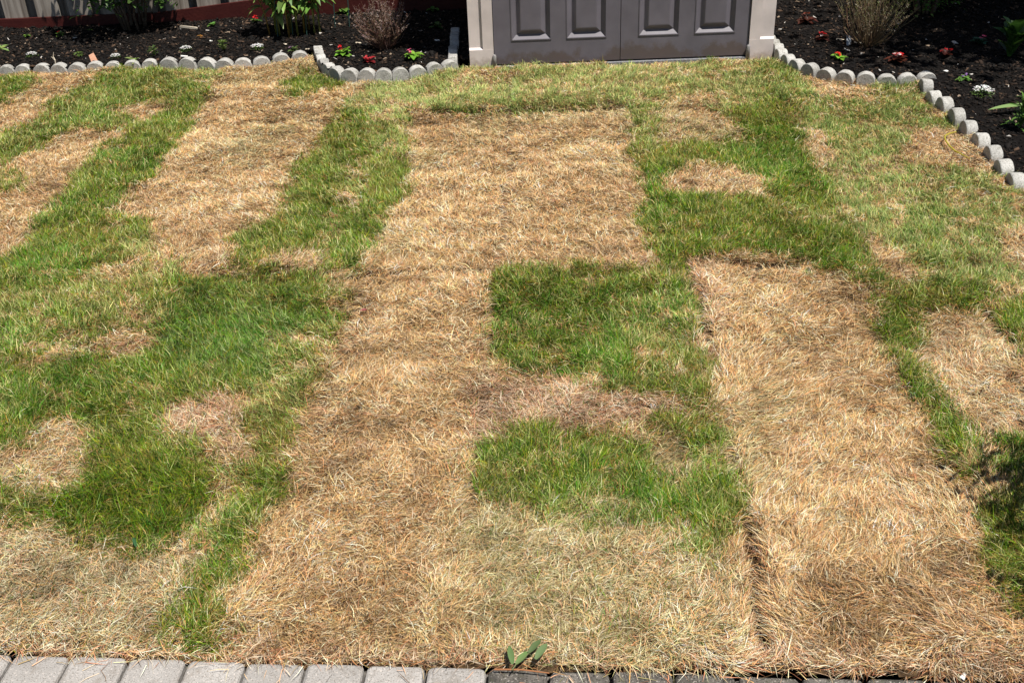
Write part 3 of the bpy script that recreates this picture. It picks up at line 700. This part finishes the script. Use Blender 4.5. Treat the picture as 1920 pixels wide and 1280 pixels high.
# ------------------------------------------------------------------ fence
fence = thing('wooden_fence', 'weathered grey board fence with burgundy rail along its foot', 'fence', (FA[0], FA[1], 0), math.atan2(fd[1], fd[0]))
s = -1.6; i = 0
brd = [.185, .17, .175, .18]
while s < 8.6:
    rr = random.Random(i); wv = (.166 if i % 2 == 0 else .13) + rr.uniform(-.006, .006)
    b = MB(); yy_ = .03 if i % 2 == 0 else .12
    tl = rr.uniform(-.006, .006)
    b.add([(s,yy_,.06),(s+wv,yy_,.06),(s+wv+tl,yy_,1.75),(s+tl,yy_,1.75),(s,yy_+.02,.06),(s+wv,yy_+.02,.06),(s+wv+tl,yy_+.02,1.75),(s+tl,yy_+.02,1.75)],
          [(0,1,2,3),(5,4,7,6),(1,5,6,2),(4,0,3,7),(3,2,6,7),(0,4,5,1)])
    b.build('fence_board', M['wood'], fence); s += (.134 if i % 2 == 0 else .101); i += 1
def fs_(px, py):
    q = G(px, py, .05); return float((q[:2] - FA[:2]) @ fd)
def fz_(px, py):
    r_ = RM @ np.array([px - 960, -(py - 640), -F]); t_ = ((FA[:2] - CP[:2]) @ fn) / (r_[:2] @ fn); return float(EYE + t_ * r_[2])
for a_, za, c_, zc in ((-1.6, fz_(0, 36), fs_(285, 42), fz_(285, 25)), (fs_(287, 42), fz_(290, 26), fs_(475, 30), fz_(475, 1)), (fs_(475, 30) + .002, fz_(475, 1), 8.7, fz_(475, 1) + .02)):
    b = MB(); b.add([(a_,0,-.03),(c_,0,-.03),(c_,.028,-.03),(a_,.028,-.03),(a_,0,za),(c_,0,zc),(c_,.028,zc),(a_,.028,za)],
                    [(0,3,2,1),(4,5,6,7),(0,1,5,4),(1,2,6,5),(2,3,7,6),(3,0,4,7)]); b.build('foot_rail', M['rail'], fence)
b = MB(); b.box(-1.6, 8.7, .052, .102, .5, .59); b.box(-1.6, 8.7, .052, .102, 1.45, 1.54); b.build('cross_rail', M['wood'], fence)

# ------------------------------------------------------------------ plants
def up_rand(): return (random.gauss(0, .3), random.gauss(0, .3), 1)
def V3(az, el): return (math.cos(az) * math.cos(el), math.sin(az) * math.cos(el), math.sin(el))
def vary(c, s=.18):
    k = random.gauss(1, s); return tuple(max(.003, q * k * random.gauss(1, .06)) for q in c)
def place(name, label, cat, px, py, group=None):
    p = G(px, py, .04); return thing(name, label, cat, (p[0], p[1], bz(p)), random.uniform(0, 6.28), group)
def alyssum(px, py, r, label, dim=1):
    t = place('white_alyssum', label, 'flower', px, py, 'white flowering bedding plants')
    lf = MB(); fl = MB()
    for _ in range(90):
        a_ = random.uniform(0, 6.28); rr = r * math.sqrt(random.random()); z = r * .5 * (1 - (rr / r) ** 2)
        lf.leaf((rr*math.cos(a_)*.8, rr*math.sin(a_)*.8, z*.5), V3(a_ + random.gauss(0, .6), random.uniform(.1, .9)), up_rand(), r*.45, r*.11, .3, .2, vary((.10,.17,.035)), 2)
    for _ in range(75):
        a_ = random.uniform(0, 6.28); rr = r * .85 * math.sqrt(random.random()); z = r * (.62 - .3 * (rr / r) ** 2) + random.uniform(0, r*.15)
        c = (rr*math.cos(a_), rr*math.sin(a_), z); s_ = r * random.uniform(.10, .16)
        for k in range(4):
            q_ = k * 1.571 + a_; fl.leaf(c, V3(q_, random.uniform(-.1, .5)), up_rand(), s_, s_*.9, .1, .1, vary((.82,.82,.80), .05), 2)
    lf.build('leaves', M['leaf'], t, colors=True); fl.build('flowers', M['flower'], t, colors=True); return t
def bedding(px, py, r, label, leafc, flc=None, nl=13, nf=5, cat='flower', name='begonia', wide=.62, el=(.1, .8), group=None):
    t = place(name, label, cat, px, py, group)
    lf = MB()
    for i in range(nl):
        a_ = i * 2.4 + random.gauss(0, .2); e_ = random.uniform(*el); L_ = r * random.uniform(.7, 1.1)
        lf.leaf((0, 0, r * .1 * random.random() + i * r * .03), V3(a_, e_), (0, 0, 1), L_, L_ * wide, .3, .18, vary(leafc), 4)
    lf.build('leaves', M['leaf'], t, smooth=True, colors=True)
    if flc:
        fl = MB()
        for i in range(nf):
            a_ = random.uniform(0, 6.28); rr = r * random.uniform(.05, .4); c = (rr*math.cos(a_), rr*math.sin(a_), r * random.uniform(.55, .85))
            col = random.choice(flc)
            for k in range(5):
                s_ = r * random.uniform(.2, .3); fl.leaf(c, V3(k * 1.257 + a_, random.uniform(-.1, .7)), up_rand(), s_, s_ * .9, .1, .15, vary(col, .12), 2)
        fl.build('flowers', M['flower'], t, colors=True)
    return t
RED = (.62, .015, .02); PNK = (.75, .12, .25); WHT = (.8, .7, .7)
alyssum(60, 105, .042, 'white alyssum in black mulch near the left photo edge')
alyssum(217, 108, .036, 'small white alyssum beside the orange terracotta shard')
alyssum(349, 95, .042, 'white alyssum in front of the dark leafy shrub, third from the left')
alyssum(483, 93, .046, 'white alyssum below the red salvia, fourth from the left')
alyssum(1843, 176, .062, 'white alyssum in the right bed beside the stone edging')
LIME = (.16, .34, .035); MID = (.075, .16, .03); BRZ = (.075, .018, .010)
bedding(52, 68, .036, 'small bright green seedling near the fence at far left', (.13,.26,.04), None, 9, cat='seedling', name='seedling')
bedding(112, 66, .045, 'small green plant with one red flower near the fence at left', (.11,.22,.04), [RED], 10, 2, name='begonia')
bedding(168, 58, .035, 'dim green seedling left of the dark leafy shrub', (.07,.13,.03), None, 8, cat='seedling', name='seedling')
bedding(148, 106, .04, 'flat mossy green clump left of the terracotta shard', (.10,.17,.03), None, 26, cat='seedling', name='seedling', wide=.2, el=(.0, .4))
bedding(290, 105, .045, 'feathery green clump between the second and third white alyssum', (.10,.18,.035), None, 40, cat='seedling', name='seedling', wide=.14, el=(.3, 1.2))
bedding(420, 98, .05, 'feathery green clump between the third and fourth white alyssum', (.13,.20,.04), None, 44, cat='seedling', name='seedling', wide=.14, el=(.3, 1.2))
bedding(253, 116, .07, 'pale green broad-leaved weed behind the edging by the terracotta shard', (.24,.34,.10), None, 6, cat='weed', name='weed', wide=.34)
bedding(399, 50, .04, 'bright green seedling right of the dark leafy shrub', (.12,.27,.05), None, 9, cat='seedling', name='seedling')
bedding(376, 68, .035, 'small orange-brown withered seedling right of the dark leafy shrub', (.36,.16,.04), None, 9, cat='seedling', name='seedling', wide=.3)
bedding(481, 45, .055, 'red salvia with upright bloom beside the beige stone pot', (.07,.15,.03), [RED], 9, 5, name='salvia', cat='flower')
bedding(0, 95, .075, 'lime green leafy plant cut by the left photo edge', (.26,.38,.11), None, 6, cat='plant', name='leafy_plant', wide=.36)
bedding(551, 102, .055, 'small dark green plant with purplish tips by the end of the curved edging', (.12,.18,.05), [(.22,.13,.2)], 18, 5, name='seedling', cat='seedling', wide=.3, el=(.3, 1.2))
bedding(645, 104, .072, 'lime green begonia with red buds, left one inside the curved edging', LIME, [RED], 12, 2)
bedding(692, 117, .055, 'dark red-leaved begonia between the two lime green begonias', (.30,.02,.025), [(.55,.06,.07)], 10, 2)
bedding(776, 110, .075, 'lime green begonia with pink flower, right one inside the curved edging', LIME, [PNK], 13, 2)
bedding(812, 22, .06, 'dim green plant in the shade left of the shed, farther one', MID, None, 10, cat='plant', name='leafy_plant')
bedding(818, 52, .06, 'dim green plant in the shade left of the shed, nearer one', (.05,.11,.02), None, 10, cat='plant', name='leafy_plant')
bedding(645, 25, .08, 'green leafy bedding plant by the wire hoop', (.09,.2,.035), None, 14, cat='plant', name='leafy_plant')
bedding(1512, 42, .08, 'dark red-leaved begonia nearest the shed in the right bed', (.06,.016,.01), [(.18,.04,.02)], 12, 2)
bedding(1541, 74, .058, 'bronze begonia with red and white flowers beside the plant tag', BRZ, [RED, WHT], 12, 7)
bedding(1573, 110, .062, 'lime green begonia with one bright red flower, right bed', LIME, [(.75,.04,.02)], 12, 3)
bedding(1682, 116, .075, 'bronze begonia with white and pink flowers, middle of the right bed', BRZ, [WHT, RED], 13, 6)
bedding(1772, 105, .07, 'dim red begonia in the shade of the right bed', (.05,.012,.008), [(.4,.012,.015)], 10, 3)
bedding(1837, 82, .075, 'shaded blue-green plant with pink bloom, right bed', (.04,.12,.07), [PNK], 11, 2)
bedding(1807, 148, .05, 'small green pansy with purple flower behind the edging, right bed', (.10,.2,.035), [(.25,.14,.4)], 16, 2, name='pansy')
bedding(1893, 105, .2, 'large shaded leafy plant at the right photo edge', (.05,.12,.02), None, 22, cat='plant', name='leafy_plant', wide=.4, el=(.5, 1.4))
bedding(1912, 240, .11, 'fine-leaved green clump at the right photo edge behind the edging', (.09,.19,.03), None, 46, cat='plant', name='leafy_plant', wide=.16, el=(.2, 1.3))
t = place('fallen_leaf', 'long pale green strap leaf lying on mulch at the right photo edge', 'leaf', 1900, 212); t.rotation_euler = (0, 0, 0)
b = MB(); b.leaf((.16, .03, .03), (-1, -.12, .12), (0, 0, 1), .30, .05, .1, .2, (.24, .36, .13), 7); b.build('blade', M['leaf'], t, smooth=True, colors=True)

def heather(px, py, hgt, spread, n, label, cols):
    t = place('heather_shrub', label, 'shrub', px, py, 'dry brown heathers')
    st = MB(); fo = MB()
    for i in range(n):
        a_ = random.uniform(0, 6.28); lean = random.random() ** .8 * spread; h_ = hgt * random.uniform(.55, 1.05) * (1 - .25 * lean / spread)
        r0 = .05 * random.random(); base = np.array([r0 * math.cos(a_), r0 * math.sin(a_), 0]); pts = []
        bend = random.gauss(0, .03)
        for k in range(6):
            q_ = k / 5; rr = lean * (q_ ** .85) + bend * math.sin(q_ * 5)
            pts.append(base + np.array([rr * math.cos(a_), rr * math.sin(a_), h_ * q_]))
        st.tube(pts, [.0028, .0026, .0024, .002, .0016, .001], 4, vary(cols[0]))
        for k in range(46):
            q_ = random.uniform(.35, 1); f_ = q_ * 5; i0 = min(4, int(f_)); p = pts[i0] + (pts[i0 + 1] - pts[i0]) * (f_ - i0)
            ln = random.uniform(.010, .021); fo.leaf(p, V3(random.uniform(0, 6.28), random.uniform(.2, 1.2)), up_rand(), ln, ln * .45, .1, .1, vary(random.choice(cols[1:]) if q_ > .62 else random.choice([cols[0], cols[3], cols[4]])), 1)
    st.build('stems', M['leaf'], t, colors=True); fo.build('foliage', M['leaf'], t, colors=True); return t
heather(722, 92, .36, .19, 120, 'dry brown heather left of the shed', [(.15,.085,.06), (.36,.26,.23), (.46,.36,.33), (.22,.16,.08), (.26,.13,.10)])
heather(1628, 84, .44, .25, 110, 'olive brown heather in the right bed behind the plant tag', [(.20,.14,.08), (.27,.29,.10), (.20,.24,.07), (.42,.36,.26), (.24,.17,.10)])

def bush(name, label, px, py, hgt, rad, nleaf, L_, leafc, nst=7, cat='shrub', z0=.1, pos=None, base_spread=.05, stem=1.0):
    if pos is None: t = place(name, label, cat, px, py)
    else: t = thing(name, label, cat, pos)
    st = MB(); lf = MB(); tips = []
    for i in range(nst):
        a_ = i * 2.4 + random.gauss(0, .3); r_ = rad * random.uniform(.3, .8); h_ = hgt * random.uniform(.6, .95)
        b0 = np.array([base_spread * math.cos(a_), base_spread * math.sin(a_), -.02]); pts = [b0]
        for k in range(1, 6):
            q_ = k / 5; pts.append(b0 + np.array([r_ * q_ ** 1.3 * math.cos(a_) + random.gauss(0, .012), r_ * q_ ** 1.3 * math.sin(a_) + random.gauss(0, .012), h_ * q_]))
        st.tube(pts, [stem * q_ * hgt for q_ in (.018, .015, .011, .008, .006, .003)], 7); tips += pts[2:]
    cl = [tips[random.randrange(len(tips))] + np.array([random.gauss(0, rad*.25), random.gauss(0, rad*.25), random.gauss(0, hgt*.1)]) for _ in range(nst * 9)]
    for i in range(nleaf):
        c = cl[random.randrange(len(cl))]; p = c + np.random.default_rng(i + int(px)).normal(0, 1, 3) * np.array([rad*.13, rad*.13, hgt*.07])
        if p[2] < z0: continue
        l_ = L_ * random.uniform(.6, 1.2); lf.leaf(p, V3(random.uniform(0, 6.28), random.uniform(-.5, .9)), up_rand(), l_, l_ * .5, .25, .2, vary(leafc, .25), 2)
    st.build('stems', M['bark'], t, smooth=True); lf.build('foliage', M['leaf'], t, colors=True); return t
bush('leafy_shrub', 'dark green leafy shrub with bare stems against the fence', 253, 52, 1.0, .42, 2600, .055, (.055,.125,.022), 11, z0=.16, base_spread=.07, stem=.55)
bush('boxwood', 'dense dark green boxwood at the top of the right bed', 1735, 22, .62, .44, 5200, .026, (.07,.17,.025), 14, z0=.06)

# lily clump with its wire hoops
t = place('lily_plant', 'tall lily with yellow-green stalks and broad leaves by wire hoop', 'plant', 552, 66)
t.rotation_euler = (0, 0, 0); st = MB(); lf = MB()
for i in range(20):
    a_ = random.uniform(0, 6.28); r0 = random.uniform(0, .16); b0 = np.array([r0 * math.cos(a_) * 1.3 , r0 * math.sin(a_) * .6, 0]); h_ = random.uniform(.35, .62)
    ln = random.uniform(.02, .12); pts = [b0 + np.array([ln * q_ * q_ * math.cos(a_), ln * q_ * q_ * math.sin(a_), h_ * q_]) for q_ in (0, .33, .66, 1)]
    st.tube(pts, [.006, .0055, .004, .002], 6, vary((.30, .30, .07) if i % 3 else (.36, .25, .06)))
    for k in range(17):
        q_ = random.uniform(.3, 1); p = b0 + np.array([ln * q_ * q_ * math.cos(a_), ln * q_ * q_ * math.sin(a_), h_ * q_]); l_ = random.uniform(.09, .17)
        lf.leaf(p, V3(k * 2.4 + i, random.uniform(.2, 1.0)), (0, 0, 1), l_, l_ * .27, .75, .2, vary(random.choice([(.15,.27,.05), (.10,.21,.035), (.26,.34,.09)])), 5)
st.build('stalks', M['leaf'], t, smooth=True, colors=True); lf.build('leaves', M['leaf'], t, smooth=True, colors=True)
def hoop(px0, px1, py, label):
    A_ = G(px0, py, .04); B_ = G(px1, py - 6, .04); b = MB()
    t = thing('plant_support', label, 'plant support', (A_[0], A_[1], bz(A_)), 0, 'green wire plant supports')
    dv = np.array([B_[0] - A_[0], B_[1] - A_[1], 0]); hgt = .5
    for s_ in (0, .5, 1):
        c = dv * s_ + np.array([0, .02 if s_ == .5 else 0, 0]); b.tube([c + (0, 0, -.03), c + (.012, .01, .25), c + (.03, .02, hgt)], .003, 6)
    b.build('legs', M['wire'], t)
    r = MB(); m = dv * .5; R_ = np.linalg.norm(dv) * .55
    r.tube([m + np.array([.03 + R_ * math.cos(q_ * .3927), .02 + R_ * math.sin(q_ * .3927), hgt]) for q_ in range(17)], .003, 6); r.build('ring', M['wire'], t)
hoop(521, 575, 72, 'thin green wire plant support, left of the lily stalks')
hoop(600, 655, 58, 'thin green wire plant support, right of the lily stalks')

# stone pot foot at the fence
t = place('stone_pot', 'beige stone pot on a low round foot against the fence', 'pot', 503, 22); b = MB()
prof = [(.0, 0), (.105, 0), (.11, .012), (.11, .028), (.095, .036), (.05, .045), (.045, .12), (.06, .17), (.14, .23), (.17, .30), (.175, .33), (.16, .33), (.13, .27), (0, .25)]
vs = []; fs = []
for (r_, z_) in prof:
    for k in range(28): vs.append((r_ * math.cos(k * .22440), r_ * math.sin(k * .22440), z_))
for i in range(len(prof) - 1):
    for k in range(28): fs.append((i*28+k, i*28+(k+1)%28, (i+1)*28+(k+1)%28, (i+1)*28+k))
b.add(vs, fs); b.build('bowl', M['pot'], t, smooth=True)

# ------------------------------------------------------------------ small things on the beds and the lawn
p = G(180, 121, .04); b = MB(); b.add([(-.022,0,0),(.02,.0,0),(.008,.012,.078),(-.026,.012,.072),(-.022,.008,0),(.02,.008,0),(.008,.020,.078),(-.026,.020,.072)],
      [(0,1,2,3),(5,4,7,6),(1,5,6,2),(4,0,3,7),(3,2,6,7),(0,4,5,1)]); o = b.build('terracotta_shard', M['terracotta'])
o.location = (p[0], p[1], bz(p) - .008); o.rotation_euler = (-.5, -.25, .2); tag(o, 'orange terracotta shard standing in the mulch behind the left edging', 'shard')
p = G(104, 121, .04); b = MB(); b.tube([(0,0,-.01),(.004,0,.03),(-.004,.005,.05),(.006,.005,.08)], [.004,.0035,.003,.001], 6); b.tube([(.002,0,.028),(-.018,.01,.05)], [.003,.001], 5)
o = b.build('dry_stick', M['stick']); o.location = (p[0], p[1], bz(p)); tag(o, 'pale forked dry stick upright in mulch behind the left edging', 'stick')
def sliver(px, py, L_, ang, label, m='stick', name='bark_piece', wd=.3, cat='bark piece', h0=None, tilt=.15):
    p = G(px, py, .04); b = MB()
    b.add([(-L_/2,-L_*wd/2,0),(L_/2,-L_*wd*.3,0),(L_/2*.9,L_*wd*.3,.002),(-L_/2,L_*wd/2,0),(-L_/2*.9,-L_*wd*.35,L_*.12),(L_/2*.8,-L_*wd*.2,L_*.1),(L_/2*.8,L_*wd*.2,L_*.12),(-L_/2*.85,L_*wd*.3,L_*.11)],
          [(0,3,2,1),(4,5,6,7),(0,1,5,4),(1,2,6,5),(2,3,7,6),(3,0,4,7)])
    o = b.build(name, M[m]); o.location = (p[0], p[1], (bz(p) if h0 is None else lz(p) + h0) + .004); o.rotation_euler = (tilt, tilt, ang); tag(o, label, cat)
sliver(534, 84, .05, 2.1, 'pale bark piece on mulch between the alyssum and curved edging')
sliver(577, 94, .035, .8, 'cream bark piece on mulch behind the tip of the curved edging')
sliver(820, 76, .035, .5, 'white scrap in the shaded mulch left of the shed', 'whitebit', 'paper_scrap', .7, 'scrap')
sliver(672, 81, .04, .2, 'tan bark piece at the foot of the left heather')
sliver(346, 107, .05, .1, 'white curved bark piece just behind the left edging', 'whitebit')
sliver(355, 54, .14, -.05, 'thin pale stick lying on mulch right of the dark shrub', 'stick', 'dry_stick', .06, 'stick')
sliver(396, 79, .02, .4, 'small white pebble in the mulch below the orange seedling', 'whitebit', 'pebble', .8, 'pebble')
sliver(1608, 82, .075, 1.9, 'pale bark curl at the foot of the right heather')
sliver(1775, 130, .035, .9, 'cream pebble in the mulch behind the right edging bend', 'whitebit', 'pebble', .8, 'pebble')
sliver(1577, 73, .06, -.3, 'olive dry leaf on mulch beside the plant tag')
p = G(1592, 82, .04); b = MB(); b.box(-.016, .016, 0, .002, -.02, .06); o = b.build('plant_tag', M['tagm'])
o.location = (p[0], p[1], bz(p)); o.rotation_euler = (-.5, .2, .25); tag(o, 'small grey plastic plant tag stuck in mulch before the right heather', 'tag')
# dropped sprig at the paving
p = G(968, 1252, .02); t = thing('leaf_sprig', 'fallen green leaf sprig at the lawn edge by the pavers', 'leaf', (p[0], p[1], .022)); b = MB(); sb = MB()
for (ax_, ay_), (dx_, dy_, dz_), L_, W_ in (((-.008,.0),(-.12,1,.1),.058,.012),((0,.0),(.75,1,.06),.05,.012),((.03,.032),(.75,1,.1),.05,.012),((.045,.012),(.62,1,.12),.056,.014)):
    b.leaf((ax_, ay_, .012), (dx_, dy_, dz_), (0, -.3, 1), L_, W_ * 1.25, .12, .22, vary((.14,.23,.085), .15), 8)
b.build('leaves', M['leaf'], t, smooth=True, colors=True)
sb.tube([(-.01,-.012,.006),(0,.0,.012),(.03,.03,.012),(.045,.012,.012)], [.0018,.0016,.0012,.001], 6, (.2,.22,.1)); sb.build('stem', M['leaf'], t, colors=True)
A_ = G(927, 1254, .014); B_ = G(1030, 1261, .014); b = MB(); b.tube([(0,0,0),((B_-A_)*.5+(0,.002,.003)),(B_-A_)], [.0022,.002,.0014], 6, (.45,.2,.09))
o = b.build('twig', M['leaf'], colors=True); o.location = A_; tag(o, 'thin orange-brown twig lying along the dark pavers under the sprig', 'twig')
p = G(684, 595); b = MB(); b.leaf((-.013,-.006,.008), (1,.35,.1), (0,-.3,1), .028, .013, .1, .3, (.26,.06,.055), 4); o = b.build('fallen_petal', M['flower'], smooth=True, colors=True)
o.location = (p[0], p[1], lz(p) + .012); tag(o, 'dark red fallen petal on the dead turf left of the green square', 'petal')
p = G(265, 1032); b = MB(); b.leaf((-.02,.02,.03), (.45,-1,0), (0,0,1), .04, .010, .1, .25, (.045,.12,.045), 5); o = b.build('fallen_leaf', M['leaf'], smooth=True, colors=True)
o.location = (p[0], p[1], lz(p) + .008); tag(o, 'dark green leaf lying at the lower edge of the left green patch', 'leaf')
b = MB(); pts = [G(*q) for q in ((1790,264),(1778,265),(1770,269),(1768,275),(1771,281),(1778,288),(1788,294),(1800,300),(1817,306))]; b.tube([q + np.array([0, 0, lz(q) + .055 - .003 * i]) for i, q in enumerate(pts)], [.003,.004,.0045,.0045,.0045,.0042,.0038,.003,.0015], 6, (.5,.42,.06))
o = b.build('yellow_stem', M['leaf'], colors=True); tag(o, 'bent yellow stem lying on dead turf by the right edging', 'stem')
sliver(1811, 1250, .03, .9, 'tiny white feather on the lawn edge at bottom right', 'whitebit', 'feather', .4, 'feather', .01, .3)
sliver(1425, 490, .035, .4, 'small black clod in the seam below the right green patch', 'ground', 'soil_clod', .6, 'clod', .012)

# ------------------------------------------------------------------ trees and pot just out of frame on the right (their shade falls into the picture)
def tree(pos, trunk_h, crown_c, crown_r, n, label, leafc, L_=.09):
    t = thing('small_tree', label, 'tree', pos); tr = MB(); lf = MB(); pts = [(0, 0, -.1), (.03, .02, trunk_h * .4), (.0, .05, trunk_h)]
    tr.tube(pts, [.07, .055, .045], 10); cc_ = np.array(crown_c); ends = []
    for i in range(16):
        a_ = i * 2.4; e_ = random.uniform(-.2, 1.2); en = cc_ + np.array(V3(a_, e_)) * crown_r * random.uniform(.5, .9) * np.array([1, 1, .7])
        md = (np.array(pts[-1]) + en) * .5 + np.random.default_rng(i).normal(0, .08, 3); tr.tube([pts[-1], md, en], [.035, .02, .006], 6); ends += [md, en, en]
    r2 = np.random.default_rng(5)
    for i in range(n):
        c = ends[r2.integers(len(ends))] + r2.normal(0, crown_r * .2, 3); l_ = L_ * random.uniform(.6, 1.2)
        lf.leaf(c, V3(random.uniform(0, 6.28), random.uniform(-.8, .5)), up_rand(), l_, l_ * .6, .2, .15, vary(leafc, .2), 2)
    tr.build('trunk', M['bark'], t, smooth=True); lf.build('crown', M['leaf'], t, colors=True)
tree((5.0, 6.5, 0), 2.0, (0, .1, 2.95), 1.65, 15000, 'small leafy tree shading the right bed, beyond the photo edge', (.07,.15,.03), .11)
bush('potted_shrub', 'leafy shrub standing just beyond the right photo edge at the paving', 9, 9, 1.15, .42, 4200, .045, (.06,.14,.025), 12, pos=(1.86, 1.84, 0), z0=.15)
